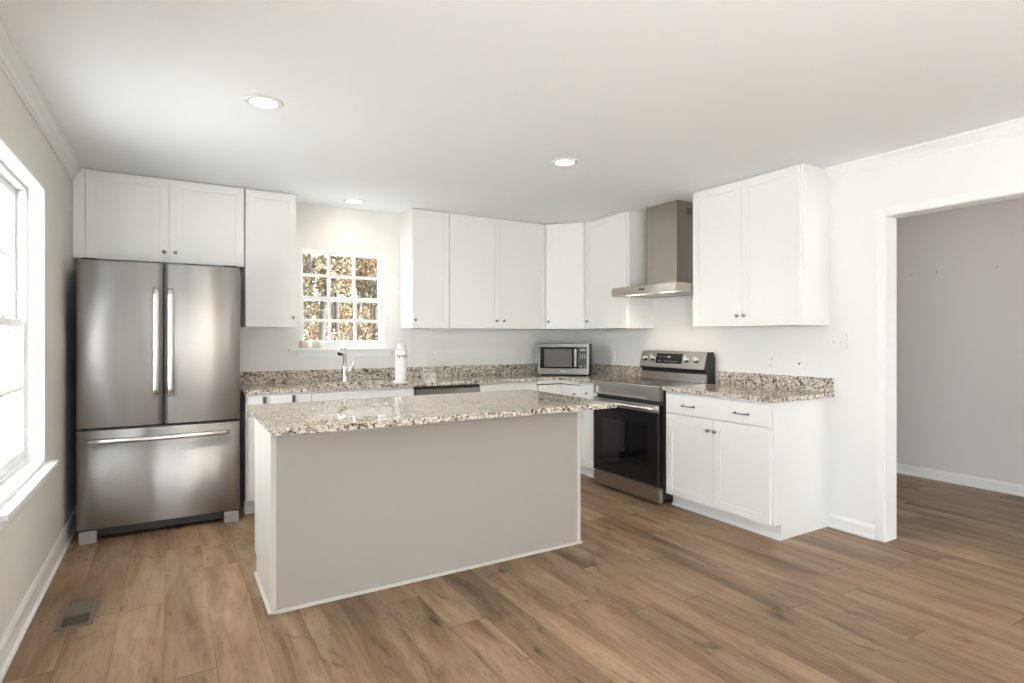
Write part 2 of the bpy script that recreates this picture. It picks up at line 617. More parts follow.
c.box(RW - 0.010, RW, DJ[0] - 0.003, DJ[1] + 0.003, DJ[2] + 0.003, DJ[2] + 0.054, 0.003)
c.box(RW - 0.002, RW + WT + 0.002, DJ[1], DOOR[1], 0, DOOR[3])
c.box(RW - 0.002, RW + WT + 0.002, DOOR[0], DJ[0], 0, DOOR[3])
c.box(RW - 0.002, RW + WT + 0.002, DJ[0], DJ[1], DJ[2], DOOR[3])
struct('trim_3', c, M['trim'])


# ------------------------------------------------------------------ windows
def sash(parent, x0, x1, z0, z1, y, name, rail=0.036, bot=None, cols=3, rows=2, mw=.009, top=None):
    """double-hung sash in local xz, glass plane at y"""
    bot = bot or rail
    top = top or rail
    s = MB().plate([x0, x0 + rail, x1 - rail, x1], [z0, z0 + bot, z1 - top, z1], lambda u, v: not (x0 + rail < u < x1 - rail and z0 + bot < v < z1 - top), y - 0.016, y + 0.016, MXZ, 0.003)
    so = s.build(name, M['trim'], parent)
    mu = MB()
    for k in range(1, cols):
        x = x0 + rail + (x1 - x0 - 2 * rail) * k / cols
        mu.box(x - mw, x + mw, y - 0.010, y + 0.010, z0 + bot, z1 - top, 0.003)
    for k in range(1, rows):
        z = z0 + bot + (z1 - top - z0 - bot) * k / rows
        mu.box(x0 + rail, x1 - rail, y - 0.0095, y + 0.0095, z - mw, z + mw, 0.003)
    mu.build('muntin_grid', M['trim'], so)
    MB().box(x0 + rail - .004, x1 - rail + .004, y - 0.0025, y + 0.0025, z0 + bot - .004, z1 - top + .004).build('glass_pane', M['glass'], so)
    return so


def window(name, label, loc, rz, wd, h, stool, ret=0.07, ov=0.10, app=0.06, meet=None, rail=.036, fr=.018, mw=.009):
    """double-hung window; local x along the wall, +y outdoors, wall face at y = 0, sill at z = 0"""
    t = thing(name, label, None, loc, rz, kind='structure')
    a, b_ = -wd / 2, wd / 2
    f = MB().plate([a, a + .012, b_ - .012, b_], [0, .02, h - .012, h], lambda u, v: not (a + .012 < u < b_ - .012 and .02 < v < h - .012), 0.0, WT, MXZ)
    e = .012 + fr
    f.plate([a + .012, a + e, b_ - e, b_ - .012], [.02, .04, h - e, h - .012], lambda u, v: not (a + e < u < b_ - e and .04 < v < h - e), ret, WT - .005, MXZ)
    f.build('window_frame', M['trim'], t)
    m = meet or h / 2 + .01
    sash(t, a + e, b_ - e, .04, m + .018, ret + .022, 'lower_sash', rail, .05 if rail > .03 else .028, mw=mw, top=.036)
    sash(t, a + e, b_ - e, m - .018, h - e, ret + .056, 'upper_sash', rail, .036, mw=mw)
    lk_ = MB().box(-.03, .03, ret + .004, ret + .03, m + .018, m + .030, .003)
    lk_.lathe([(0, .045), (.012, .045), (.012, .03), (.004, .03)], (0, ret + .02, m), 16)
    lk_.build('sash_lock', M['trim'], t)
    MB().box(a - ov, b_ + ov, -stool, 0.0, -.022, 0.0, .006).box(a + .001, b_ - .001, -.005, ret, -.022, 0.003).build('window_sill', M['trim'], t)
    MB().box(a - .02, b_ + .05, -.016, -.001, -.022 - app, -.022, .004).box(a - .02, b_ + .05, -.022, -.001, -.04, -.022, .004).build('window_apron', M['trim'], t)
    return t


for i, (a, b_, c_, d) in enumerate(WIN_L):
    window('window_%d' % (i + 1), None, (LW, (a + b_) / 2, c_), R(90), b_ - a, d - c_, 0.05, ov=0.10)
window('window_4', None, ((WIN_B[0] + WIN_B[1]) / 2, BW, WIN_B[2]), 0, WIN_B[1] - WIN_B[0], WIN_B[3] - WIN_B[2], 0.055, ret=.045, ov=.10, app=.062, meet=.436, rail=.020, fr=.004, mw=.013)


def patio(name, loc, wd, h):
    """glazed patio doors, unseen but for reflections, added for the daylight they let in; local +y indoors"""
    t = thing(name, None, None, loc, 0, kind='structure')
    n = max(2, round(wd / 1.05))
    MB().plate([-wd / 2, -wd / 2 + .05, wd / 2 - .05, wd / 2], [0, .03, h - .05, h], lambda u, v: not (abs(u) < wd / 2 - .05 and .03 < v < h - .05), -WT, 0, MXZ).build('door_frame', M['trim'], t)
    pw = (wd - .1) / n
    for k in range(n):
        x0 = -wd / 2 + .05 + k * pw
        y = -.05 - .04 * (k % 2)
        s = MB().plate([x0, x0 + .07, x0 + pw - .07, x0 + pw], [.03, .13, h - .12, h - .05], lambda u, v: not (x0 + .07 < u < x0 + pw - .07 and .13 < v < h - .12), y - .018, y + .018, MXZ, .003)
        so = s.build('door_sash', M['trim'], t)
        MB().box(x0 + .066, x0 + pw - .066, y - .003, y + .003, .126, h - .116).build('glass_pane', M['glass'], so)


for i, (a, b_, c_, d) in enumerate(REAR):
    patio('door_%d' % (i + 1), ((a + b_) / 2, FW, 0), b_ - a, d)


# ------------------------------------------------------------------ cabinets
def shaker(x0, x1, z0, z1, y, rail=0.057, th=0.019):
    """five-piece door whose back is at y and whose face looks towards -y"""
    m = MB()
    yf = y - th
    m.plate([x0, x0 + rail, x1 - rail, x1], [z0, z0 + rail, z1 - rail, z1], lambda u, v: not (x0 + rail < u < x1 - rail and z0 + rail < v < z1 - rail), yf, y, MXZ, 0.0016)
    m.box(x0 + rail - .004, x1 - rail + .004, yf + .007, y - .003, z0 + rail - .004, z1 - rail + .004)
    return m


def slab_front(x0, x1, z0, z1, y, th=0.019):
    return MB().box(x0, x1, y - th, y, z0, z1, 0.003)


def knob(parent, x, z, y):
    MB().lathe([(0, 0.026), (.006, .0255), (.0115, .023), (.0135, .018), (.012, .014), (.006, .010), (.005, .004), (.0085, .0015), (.009, 0), (0, 0)], (x, y, z), 20, '-Y').build('knob', M['nickel'], parent)


def pull(parent, x, z, y, ln=0.10, m='pewter'):
    p = MB()
    h = ln / 2
    p.tube([(x - h, y - .022, z), (x - h * .6, y - .027, z), (x, y - .029, z), (x + h * .6, y - .027, z), (x + h, y - .022, z)], [.0055, .0042, .004, .0042, .0055], 10)
    for s in (-1, 1):
        p.cyl((x + s * h, y, z), (x + s * h, y - .024, z), .0055, .005, 12)
        p.lathe([(0, .006), (.0075, .005), (.009, 0), (0, 0)], (x + s * h, y, z), 14, '-Y')
    p.build('pull', M[m], parent)


G = 0.0015


def wall_cab(label, loc, rz, wd, z0, z1, splits, knobs, d=0.305, filler=None, group='white wall cabinets'):
    """local x along the wall, back at y = 0; splits = door edges; knobs = x of a knob for each door"""
    t = thing('wall_cabinet', label, 'cabinet', (loc[0], loc[1], z0), rz, group)
    h = z1 - z0
    MB().box(-wd / 2, wd / 2, -d, -.001, 0, h, .0008).build('carcass', M['cabinet'], t)
    if filler:
        MB().box(filler[0], filler[1], -d - .016, -d + .06, 0, h, .001).build('filler_strip', M['cabinet'], t)
    for (a, b_), k in zip(zip(splits, splits[1:]), knobs):
        dr = shaker(a + G, b_ - G, G, h - .012, -d - .001).build('door', M['cabinet'], t)
        if k is not None:
            knob(dr, k, 0.075, -d - .020)
    return t


UZ = 1.372
TOP = CZ - .002
ucx = lambda a, b_: (a + b_) / 2
# back wall, left to right
c0, c1 = LW + .002, .478
cx_ = ucx(c0, c1)
wall_cab('white two door cabinet hanging above the stainless refrigerator', (cx_, BW - .001), 0, c1 - c0, 1.828, TOP,
         [-.504 - cx_, -.017 - cx_, .474 - cx_], [-.049 - cx_, .022 - cx_], filler=(c0 - cx_, -.505 - cx_))
c0, c1 = .482, .858
cx_ = ucx(c0, c1)
wall_cab('tall narrow white wall cabinet between the refrigerator and the small window', (cx_, BW - .001), 0, c1 - c0, UZ, TOP, [.484 - cx_, .856 - cx_], [.828 - cx_])
c0, c1 = 1.828, 2.187
cx_ = ucx(c0, c1)
wall_cab('narrow single door white wall cabinet just right of the small window', (cx_, BW - .001), 0, c1 - c0, UZ, TOP, [1.83 - cx_, 2.186 - cx_], [1.856 - cx_])
c0, c1 = 2.189, 3.252
cx_ = ucx(c0, c1)
wall_cab('wide white wall cabinet with two doors above the back counter', (cx_, BW - .001), 0, c1 - c0, UZ, TOP, [2.19 - cx_, 2.722 - cx_, 3.25 - cx_], [2.683 - cx_, 2.764 - cx_])
# right wall
wall_cab('single door white wall cabinet left of the range hood', (RW - .001, 4.206), R(-90), .616, UZ, TOP, [-.307, .289], [-.272])
wall_cab('two door white wall cabinet right of the range hood', (RW - .001, 2.697), R(-90), .906, UZ, TOP, [-.453, 0, .446], [-.034, .022])

# diagonal corner wall cabinet; its corner of the room is the origin
t = thing('corner_wall_cabinet', 'white wall cabinet set diagonally in the corner above the microwave', 'cabinet', (RW - .001, BW - .001, UZ), 0, 'white wall cabinets')
hh = TOP - UZ
MB().prism([(-.609, -.001), (-.609, -.3), (-.312, -.607), (-.001, -.607), (-.001, -.001)], 0, hh, .0008).build('carcass', M['cabinet'], t)
e = MB()
dl = math.hypot(.297, .307)
e = shaker(-dl / 2 + .022, dl / 2 - .022, G, hh - .012, -.001)
dr = e.build('door', M['cabinet'], t)
dr.location = (-.4605, -.4535, 0)
dr.rotation_euler = (0, 0, math.atan2(-.307, .297))
knob(dr, -dl / 2 + .05, .075, -.020)


def base_cab(label, loc, rz, wd, build, d=0.61, ends=(0, 0), toe=True, group='white base cabinets', name='base_cabinet', h=.878):
    t = thing(name, label, 'cabinet', (loc[0], loc[1], 0), rz, group)
    p = MB()
    # carcass with a notched toe space: profile in (y, z)
    for s, x0 in ((0, -wd / 2), (1, wd / 2 - .018)):
        p.profile_x([(0, .0), (-d + .075, 0), (-d + .075, .10), (-d, .10), (-d, h), (0, h)], x0, x0 + .018)
    p.box(-wd / 2 + .018, wd / 2 - .018, -d, -.002, .10, h)
    p.build('carcass', M['cabinet'], t)
    MB().box(-wd / 2 + .018, wd / 2 - .018, -d + .075, -d + .09, .0, .10).profile_x([(-d + .060, 0), (-d + .064, .012), (-d + .075, .018), (-d + .075, 0)], -wd / 2, wd / 2).build('toe_kick', M['trim'], t)
    build(t, wd, d)
    return t


def fr_door(t, a, b_, z0, z1, d, kx=None, kz=None):
    o = shaker(a + G, b_ - G, z0, z1, -d - .001).build('door', M['cabinet'], t)
    if kx is not None:
        knob(o, kx, kz, -d - .020)
    return o


def fr_drawer(t, a, b_, z0, z1, d, pulls=(), kn=None):
    o = slab_front(a + G, b_ - G, z0, z1, -d - .001).build('drawer', M['cabinet'], t)
    for x in pulls:
        pull(o, x, (z0 + z1) / 2 - .008, -d - .020)
    if kn is not None:
        knob(o, kn, (z0 + z1) / 2 - .01, -d - .020)
    return o


def b_left(t, wd, d):
    o = fr_drawer(t, -wd / 2 + .012, wd / 2, .722, .864, d)
    for x in (-.104, .098):
        MB().box(x - .011, x + .011, -d - .044, -d - .034, .785, .862, .004).box(x - .006, x + .006, -d - .036, -d - .019, .793, .807).box(x - .006, x + .006, -d - .036, -d - .019, .84, .854).build('pull', M['pewter'], o)
    fr_door(t, -wd / 2 + .012, wd / 2, .115, .712, d, wd / 2 - .04, .64)


def b_sink(t, wd, d):
    slab_front(-wd / 2 + G, wd / 2 - G, .722, .862, -d - .001).build('false_front', M['cabinet'], t)
    fr_door(t, -wd / 2, 0, .115, .712, d, -.035, .64)
    fr_door(t, 0, wd / 2, .115, .712, d, .035, .64)


def b_plain(t, wd, d):
    fr_drawer(t, -wd / 2, wd / 2, .722, .862, d, (0,))
    fr_door(t, -wd / 2, 0, .115, .712, d, -.035, .64)
    fr_door(t, 0, wd / 2, .115, .712, d, .035, .64)


def b_twelve(t, wd, d):
    fr_drawer(t, -wd / 2, wd / 2, .722, .862, d, kn=-.01)
    fr_door(t, -wd / 2, wd / 2, .115, .712, d, -wd / 2 + .04, .64)


def b_right(t, wd, d):
    fr_drawer(t, -wd / 2 + .02, wd / 2 - .012, .724, .868, d, (-.215, .235))
    fr_door(t, -wd / 2 + .02, .004, .105, .715, d, -.036, .637)
    fr_door(t, .004, wd / 2 - .012, .105, .715, d, .024, .637)


base_cab('white base cabinet with one drawer beside the stainless refrigerator', (ucx(.455, .905), BW - .001), 0, .450, b_left)
base_cab('white sink base cabinet under the small window', (ucx(.906, 1.73), BW - .001), 0, .824, b_sink)
base_cab('white base cabinet between the dishwasher and the corner', (ucx(2.346, 2.948), BW - .001), 0, .602, b_plain)
base_cab('narrow white base cabinet left of the range', (RW - .001, ucx(3.960, 4.209)), R(-90), .249, b_twelve)
base_cab('wide white base cabinet with two pulls and two doors right of the range', (RW - .001, ucx(2.245, 3.157)), R(-90), .912, b_right, h=.883)

# corner base cabinet with a folding L door
t = thing('corner_base_cabinet', 'white corner base cabinet with an inward folding door below the microwave', 'cabinet', (RW - .001, BW - .001, 0), 0, 'white base cabinets')
L_ = [(-.914, -.001), (-.914, -.609), (-.609, -.609), (-.609, -.914), (-.001, -.914), (-.001, -.001)]
k = .075
Lt = [(-.914, -.001), (-.914, -.609 + k), (-.609 + k, -.609 + k), (-.609 + k, -.914), (-.001, -.914), (-.001, -.001)]
MB().prism(L_, .10, .828).build('carcass', M['cabinet'], t)
MB().prism([(-.912, -.628), (-.628, -.628), (-.628, -.912), (-.001, -.912), (-.001, -.001), (-.912, -.001)], .847, .878).build('face_rail', M['cabinet'], t)
MB().prism(Lt, 0, .10).build('toe_kick', M['trim'], t)
o = shaker(-.893, -.630, .115, .836, -.610).build('door', M['cabinet'], t)
o = shaker(-.282, .0, .115, .838, 0).build('door', M['cabinet'], t)
o.location = (-.610, -.630, 0)
o.rotation_euler = (0, 0, R(-90))
for v in o.data.vertices:
    v.co.x += .282
knob(o, .215, .757, -.020)

# ------------------------------------------------------------------ dishwasher
t = thing('dishwasher', 'stainless dishwasher under the back counter between white cabinets', 'dishwasher', (ucx(1.732, 2.344), BW - .03, 0))
MB().box(-.303, .303, -.56, 0, .10, .868).build('tub_body', M['dark'], t)
MB().box(-.303, .303, -.50, -.48, .01, .10).build('toe_panel', M['black'], t)
o = MB().box(-.300, .300, -.615, -.561, .115, .851, .004).build('door', M['steel_dark'], t)
MB().box(-.300, .300, -.606, -.561, .8515, .874, .003).build('control_strip', M['black'], o)
h_ = MB().tube([(-.25, -.645, .78), (0, -.652, .78), (.25, -.645, .78)], .010, 12)
for s in (-1, 1):
    h_.cyl((s * .24, -.615, .78), (s * .24, -.646, .78), .008)
h_.build('handle', M['handle'], o)

# ------------------------------------------------------------------ countertops
CT0, CT1 = .884, .914
CF, CR = 4.485, 3.215          # front edges of the back run and of the right run
SX0, SX1, SY0, SY1 = .97, 1.575, 4.555, 4.865
C0, C1 = .879, .909       # the long counter lies a little lower than the short one
t = thing('countertop', 'long speckled granite countertop running along the window wall into the corner', 'countertop', (1.9, BW, C0), 0, 'granite countertops')
gz = lambda mb, name, par: mb.build(name, M['granite'], par)


def rel(mb, o):
    bmesh.ops.translate(mb.bm, vec=-Vector(o.location), verts=mb.bm.verts)
    return mb


xs = sorted([.443, SX0, SX1, CR, RW - .001])
ys = sorted([3.960, CF, SY0, SY1, BW - .001])
keep = lambda u, v: (v > CF or u > CR) and not inside(u, v, (SX0, SX1, SY0, SY1))
gz(rel(MB().plate(xs, ys, keep, C0, C1, None, .003), t), 'slab', t)
gz(rel(MB().box(.443, RW - .002, BW - .021, BW - .001, C1, 1.009, .002), t), 'backsplash', t)
gz(rel(MB().box(RW - .021, RW - .001, 3.960, BW - .022, C1, 1.009, .002), t), 'backsplash', t)
t = thing('countertop', 'short granite countertop on the white cabinet right of the range', 'countertop', (RW, 2.68, CT0), 0, 'granite countertops')
gz(rel(MB().box(CR, RW - .001, 2.212, 3.158, CT0, CT1, .003), t), 'slab', t)
gz(rel(MB().box(RW - .021, RW - .001, 2.214, 3.158, CT1, 1.014, .002), t), 'backsplash', t)

# ------------------------------------------------------------------ sink and faucet
t = thing('sink', 'undermount stainless sink in the back counter below the small window', 'sink', (ucx(SX0, SX1), ucx(SY0, SY1), C0 - .2))
sw, sd = (SX1 - SX0) / 2 + .012, (SY1 - SY0) / 2 + .012
s = MB().plate([-sw, -sw + .012, sw - .012, sw], [-sd, -sd + .012, sd - .012, sd], lambda u, v: not (abs(u) < sw - .012 and abs(v) < sd - .012), 0.004, .1985, None, .002)
s.box(-sw, sw, -sd, sd, -.006, .006, .002)
s.build('basin', M['steel_plain'], t)
MB().lathe([(0, .009), (.03, .008), (.042, .012), (.045, .007), (.045, .004)], (0, .05, 0), 24).build('drain', M['chrome'], t)

t = thing('faucet', 'chrome single lever kitchen faucet with pull-out spray head behind the sink', 'faucet', (1.272, 4.935, C1 + .0008), R(-31))
MB().lathe([(.0, .012), (.024, .012), (.031, .006), (.032, 0), (0, 0)], (0, 0, 0), 28).lathe([(.026, .01), (.024, .03), (.023, .06), (.025, .10), (.026, .125), (.022, .135), (0, .137)], (0, 0, 0), 28).build('body', M['chrome'], t)
MB().tube([(0, 0, .125), (0, -.003, .18), (0, -.008, .23), (0, -.022, .272), (0, -.048, .296), (0, -.080, .298), (0, -.100, .284)], [.018, .0165, .016, .0165, .018, .019, .019], 20).build('spout', M['chrome'], t)
o = MB().tube([(0, -.092, .292), (0, -.108, .275), (0, -.124, .250), (0, -.129, .242)], [.0195, .023, .026, .025], 20).build('spray_head', M['chrome'], t)
MB().tube([(0, -.1285, .243), (0, -.133, .236)], [.0235, .021], 20).build('spray_face', M['dark'], o, label='dark spray face')
lv = MB().tube([(.018, 0, .085), (.045, 0, .10), (.062, 0, .118)], [.015, .017, .016], 16)
lv.tube([(.060, 0, .115), (.072, .0, .15), (.074, .0, .185), (.078, .0, .205)], [.014, .009, .007, .005], 14)
o = lv.build('lever', M['chrome'], t)
o.rotation_euler = (0, 0, R(31))

# ------------------------------------------------------------------ paper towels and sill things
t = thing('paper_towel_roll', 'white paper towel roll standing on the counter right of the sink', 'paper towels', (1.690, 4.70, C1 + .0008))
MB().lathe([(.022, .010), (.0475, .010), (.0500, .016), (.0500, .262), (.0475, .270), (.022, .270)], (0, 0, 0), 36, closed=True).build('roll', M['paper'], t)
pr = MB()
for k in range(9):
    a = R(-150 + 24 * k)
    pr.box(-.007, .007, -.0005, .0008, .212 - .012 * (k % 2), .232, 0, mx=Matrix.Rotation(a + PI / 2, 4, 'Z') @ Matrix.Translation((0, -.0500, 0)))
pr.build('printed_band', M['print'], t, label='band of small grey marks near the top')
h_ = MB().lathe([(0, .010), (.056, .010), (.060, .006), (.070, 0), (0, 0)], (0, 0, 0), 36)
h_.cyl((0, 0, .008), (0, 0, .300), .008)
h_.lathe([(0, .328), (.024, .326), (.034, .316), (.036, .298), (.034, .272), (0, .272)], (0, 0, 0), 28)
h_.build('holder', M['white_plastic'], t)

t = thing('candle', 'pale pink pillar candle at the left end of the window sill', 'candle', (.967, 5.107, WIN_B[2] + .0035))
MB().lathe([(0, .058), (.022, .058), (.030, .063), (.034, .061), (.0355, .055), (.0355, .004), (.033, 0), (0, 0)], (0, 0, 0), 32).build('wax', M['candle'], t)
MB().tube([(0, 0, .056), (.001, 0, .066), (.004, .001, .073)], .0013, 8).build('wick', M['black'], t)
t = thing('jar', 'small cream covered jar on the window sill beside the pink candle', 'jar', (1.075, 5.112, WIN_B[2] + .0035))
MB().lathe([(0, 0), (.036, 0), (.040, .004), (.040, .044), (.038, .046), (0, .046)], (0, 0, 0), 32).build('body', M['cream_tin'], t)
MB().lathe([(0, .060), (.036, .060), (.0415, .057), (.0415, .0465), (0, .0465)], (0, 0, 0), 32).build('lid', M['white_plastic'], t)

# ------------------------------------------------------------------ microwave
mwf = Vector((3.339, 4.613))
t = thing('microwave', 'stainless countertop microwave turned diagonally in the corner of the counter', 'microwave', (mwf.x, mwf.y, C1 + .0008), math.atan2(-.68, .733))
b_ = MB().box(-.254, .254, .012, .365, .012, .315, .006)
for sx in (-.21, .21):
    for sy in (.05, .32):
        b_.cyl((sx, sy, 0), (sx, sy, .014), .014, .014, 12)
b_.build('case', M['dark'], t)
MB().plate([-.254, -.235, .232, .254], [.012, .070, .282, .315], lambda u, v: not (-.235 < u < .232 and .07 < v < .282), -.008, .0118, MXZ, .002).build('front_frame', M['steel_dark'], t)
d_ = MB().box(-.2345, .155, -.007, .0115, .0705, .2815, .003).build('door', M['blackglass'], t)
MB().box(-.188, .085, -.0085, -.006, .086, .262, .001).build('window', M['mwglass'], d_)
hd = MB().box(.112, .134, -.036, -.026, .088, .264, .004)
hd.box(.115, .131, -.028, -.006, .094, .108).box(.115, .131, -.028, -.006, .244, .258)
hd.build('handle', M['steel_dark'], d_)
cp = MB().box(.1555, .2315, -.007, .0115, .0705, .2815, .002).build('control_panel', M['black'], t)
for j in range(3):
    for i in range(3):
        MB().box(.168 + .019 * i, .180 + .019 * i, -.008, -.0065, .172 + .016 * j, .181 + .016 * j).build('key', M['greyplastic'], cp)
MB().box(.170, .218, -.008, -.0065, .244, .262).build('display', M['greyplastic'], cp)
MB().box(.166, .184, -.009, -.0065, .088, .098, .001).build('start_button', M['display'], cp)
MB().box(.204, .222, -.009, -.0065, .088, .098, .001).build('stop_button', M['red'], cp)
MB().box(.155, .232, -.0095, -.0075, .022, .060, .002).build('door_release', M['steel_dark'], t)
MB().box(-.025, .025, -.0095, -.0075, .036, .046, .001).build('maker_plate', M['display'], t)

# ------------------------------------------------------------------ refrigerator
t = thing('refrigerator', 'stainless french door refrigerator with bottom freezer drawer in the left corner', 'refrigerator', (-.048, BW - .05, 0))
y0 = 4.41 - (BW - .05)           # front plane in local y
MB().box(-.450, .450, y0 + .085, 0, .035, 1.765, .006).build('cabinet_body', M['dark'], t)


def fdoor(x0, x1, z0, z1, sag=.010, th=.078):
    n = 14
    pts = [(x1, y0 + th), (x0, y0 + th)]
    cxm, hw = 0.0, .455
    for i in range(n + 1):
        x = x0 + (x1 - x0) * i / n
        u = x / hw
        y = y0 + sag * u * u
        e = min(x - x0, x1 - x)
        if e < .008:
            y += .006 * (1 - e / .008) ** 2
        pts.append((x, y))
    b = bmesh.new()
    vs = [b.verts.new((x, y, z0)) for x, y in pts]
    f = b.faces.new(vs)
    r = bmesh.ops.extrude_face_region(b, geom=[f])
    for v in r['geom']:
        if isinstance(v, bmesh.types.BMVert):
            v.co.z = z1
    m = MB()
    m.add(b)
    for f in m.bm.faces:
        f.smooth = abs(f.normal.z) < .5 and f.normal.y < -.5
    return m


def bar(x, z0, z1, yb):
    n = 14
    p = []
    rad = []
    for i in range(n + 1):
        u = i / n
        z = z0 + (z1 - z0) * u
        y = yb - .040 - .016 * math.sin(PI * u)
        p.append((x, y, z))
        rad.append(.021 if 0 < i < n else .017)
    m = MB().tube(p, rad, 16, (.6, 1.0))
    for z in (z0 + .025, z1 - .025):
        m.box(x - .011, x + .011, yb - .044, yb + .004, z - .018, z + .018, .004)
    return m


o = fdoor(-.462, -.003, .722, 1.778).build('door', M['steel_fridge'], t)
bar(-.044, .905, 1.612, y0).build('handle', M['handle'], o)
o = fdoor(.003, .458, .722, 1.778).build('door', M['steel_fridge'], t)
bar(.040, .905, 1.612, y0).build('handle', M['handle'], o)
o = fdoor(-.462, .458, .088, .704).build('freezer_drawer', M['steel_fridge'], t)
p, rad = [], []
for i in range(17):
    u = i / 16
    x = -.405 + .795 * u
    p.append((x, y0 - .034 - .026 * math.sin(PI * u), .640))
    rad.append(.019 if 0 < i < 16 else .014)
h_ = MB().tube(p, rad, 16)
for x in (-.375, .36):
    h_.cyl((x, y0 + .01, .640), (x, y0 - .038, .640), .012, .011, 14)
h_.build('handle', M['handle'], o)
MB().box(-.36, .36, y0 + .05, y0 + .09, .028, .085, .003).build('kick_grille', M['dark'], t)
for s in (-1, 1):
    MB().profile_x([(y0 + .012, 0), (y0 + .012, .078), (y0 + .085, .078), (y0 + .12, .0)], s * .405 - .046, s * .405 + .046, .004).build('foot', M['greyplastic'], t)
    MB().box(s * .40 - .04, s * .40 + .04, y0 + .03, y0 + .14, 1.7785, 1.792, .004).build('hinge_cover', M['dark'], t)
for s in (-1, 1):
    MB().box(s * .38 - .02, s * .38 + .02, -.05, -.02, 0, .036).build('rear_foot', M['dark'], t)

# ------------------------------------------------------------------ range
RY = 3.562
t = thing('range', 'stainless electric range with black glass oven door between white cabinets', 'range', (RW - .012, RY, 0), R(-90))
fy = -(RW - .012 - 3.192)          # front plane local y
MB().box(-.393, .393, fy + .045, -.002, .045, .893, .002).build('oven_body', M['dark'], t)
for sx in (-.33, .33):
    for sy in (fy + .08, -.06):
        MB().cyl((sx, sy, 0), (sx, sy, .046), .016, .016, 12).build('levelling_foot', M['black'], t)
MB().box(-.395, .395, fy + .03, -.075, .8935, .912, .002).build('cooktop', M['blackglass'], t)
for bx, by, br in ((-.19, fy + .19, .10), (.19, fy + .19, .115), (-.19, -.19, .08), (.19, -.19, .08)):
    MB().lathe([(br, .9121), (br + .003, .9125), (br + .006, .9121)], (bx, by, 0), 40, closed=True).build('burner_ring', M['greyplastic'], t)
# fascia under the cooktop with a recessed strip
fc = MB().plate([-.395, -.358, .255, .395], [.800, .812, .866, .910], lambda u, v: not (-.358 < u < .255 and .812 < v < .866), fy, fy + .044, MXZ, .002)
fc.box(-.359, .256, fy + .018, fy + .04, .811, .867)
fc.build('front_fascia', M['steel_range'], t)
d_ = MB().box(-.393, .393, fy + .002, fy + .044, .142, .770, .003).build('oven_door', M['ovenglass'], t)
MB().box(-.393, .393, fy - .004, fy + .002, .708, .768, .002).build('door_rail', M['steel_range'], d_)
MB().box(-.393, .393, fy - .003, fy + .003, .142, .15).box(.376, .393, fy - .002, fy + .003, .15, .708).box(-.393, -.376, fy - .002, fy + .003, .15, .708).build('door_edge', M['dark'], d_)
h_ = MB().tube([(-.368, fy - .048, .742), (-.2, fy - .054, .742), (0, fy - .056, .742), (.2, fy - .054, .742), (.368, fy - .048, .742)], .0135, 16, (1, 1))
for s in (-1, 1):
    h_.box(s * .358 - .014, s * .358 + .014, fy - .052, fy - .003, .730, .754, .004)
h_.build('handle', M['handle'], d_)
MB().box(-.27, .27, fy + .0012, fy + .0022, .25, .60, .0004).build('oven_window', M['blackglass'], d_)
MB().box(-.393, .393, fy, fy + .044, .018, .135, .004).build('storage_drawer', M['steel_range'], t)
# back guard
gd = MB().profile_x([(-.012, .90), (-.095, .90), (-.095, 1.0), (-.128, 1.018), (-.128, 1.03), (-.088, 1.166), (-.03, 1.168), (-.012, 1.12)], -.380, .380, .002).build('backguard', M['dark'], t)
MB().box(-.378, .372, -.118, -.0955, .913, .982, .002).build('backguard_riser', M['steel_range'], t)
mx = Matrix.Translation((0, -.128, 1.024)) @ Matrix.Rotation(-math.atan2(.040, .142), 4, 'X')
cp = MB().box(-.380, .366, -.006, -.0005, .0, .146, .002, mx=mx).build('control_panel', M['steel_range'], t)
MB().box(-.185, .118, -.0085, -.0062, .036, .126, .001, mx=mx).build('display', M['blackglass'], cp)
for a, b2, c2, d2 in [(-.160 + .018 * i, -.150 + .018 * i, .092, .097) for i in range(6)] + [(-.08 + .026 * i, -.066 + .026 * i, .054, .059) for i in range(6)] + [(-.05, -.016, .088, .104), (-.15, -.12, .056, .062)]:
    MB().box(a, b2, -.0092, -.0085, c2, d2, mx=mx).build('display_mark', M['greyplastic'], cp)
for kx in (-.318, -.226, .170, .276):
    kb = MB()
    b = bmesh.new()
    m2 = mx @ Matrix.Translation((kx, -.006, .082))
    kk = MB().lathe([(0, .032), (.023, .032), (.0265, .029), (.0275, .010), (.032, .007), (.034, 0), (0, 0)], (0, 0, 0), 28, '-Y')
    kk.box(-.0035, .0035, -.034, -.02, -.021, .021, .0015)
    bmesh.ops.transform(kk.bm, matrix=m2, verts=kk.bm.verts)
    kk.build('control_knob', M['handle'], cp)

# ------------------------------------------------------------------ range hood
t = thing('range_hood', 'stainless chimney range hood on the wall above the range', 'range hood', (RW - .001, 3.532, 1.652), R(-90))
dp = RW - .001 - 3.358
c_ = MB().plate([-.378, -.33, .33, .378], [-dp, -dp + .04, -.04, 0], lambda u, v: not (abs(u) < .33 and -dp + .04 < v < -.04), 0, .012, None, .001)
c_.box(-.378, .378, -dp, 0, .0125, .066, .0015)
c_.prism([(-.37, -dp + .01), (.37, -dp + .01), (.37, -.001), (-.37, -.001)], .0665, .072)
c_.build('canopy', M['steel_hood'], t)
MB().box(-.325, .325, -dp + .12, -.045, .004, .0115).build('grease_filter', M['steel_plain'], t)
MB().box(-.27, -.13, -dp + .05, -dp + .10, .003, .0115).build('lamp_lens', M['hoodlamp'], t)
MB().box(.13, .27, -dp + .05, -dp + .10, .003, .0115).build('lamp_lens', M['hoodlamp'], t)
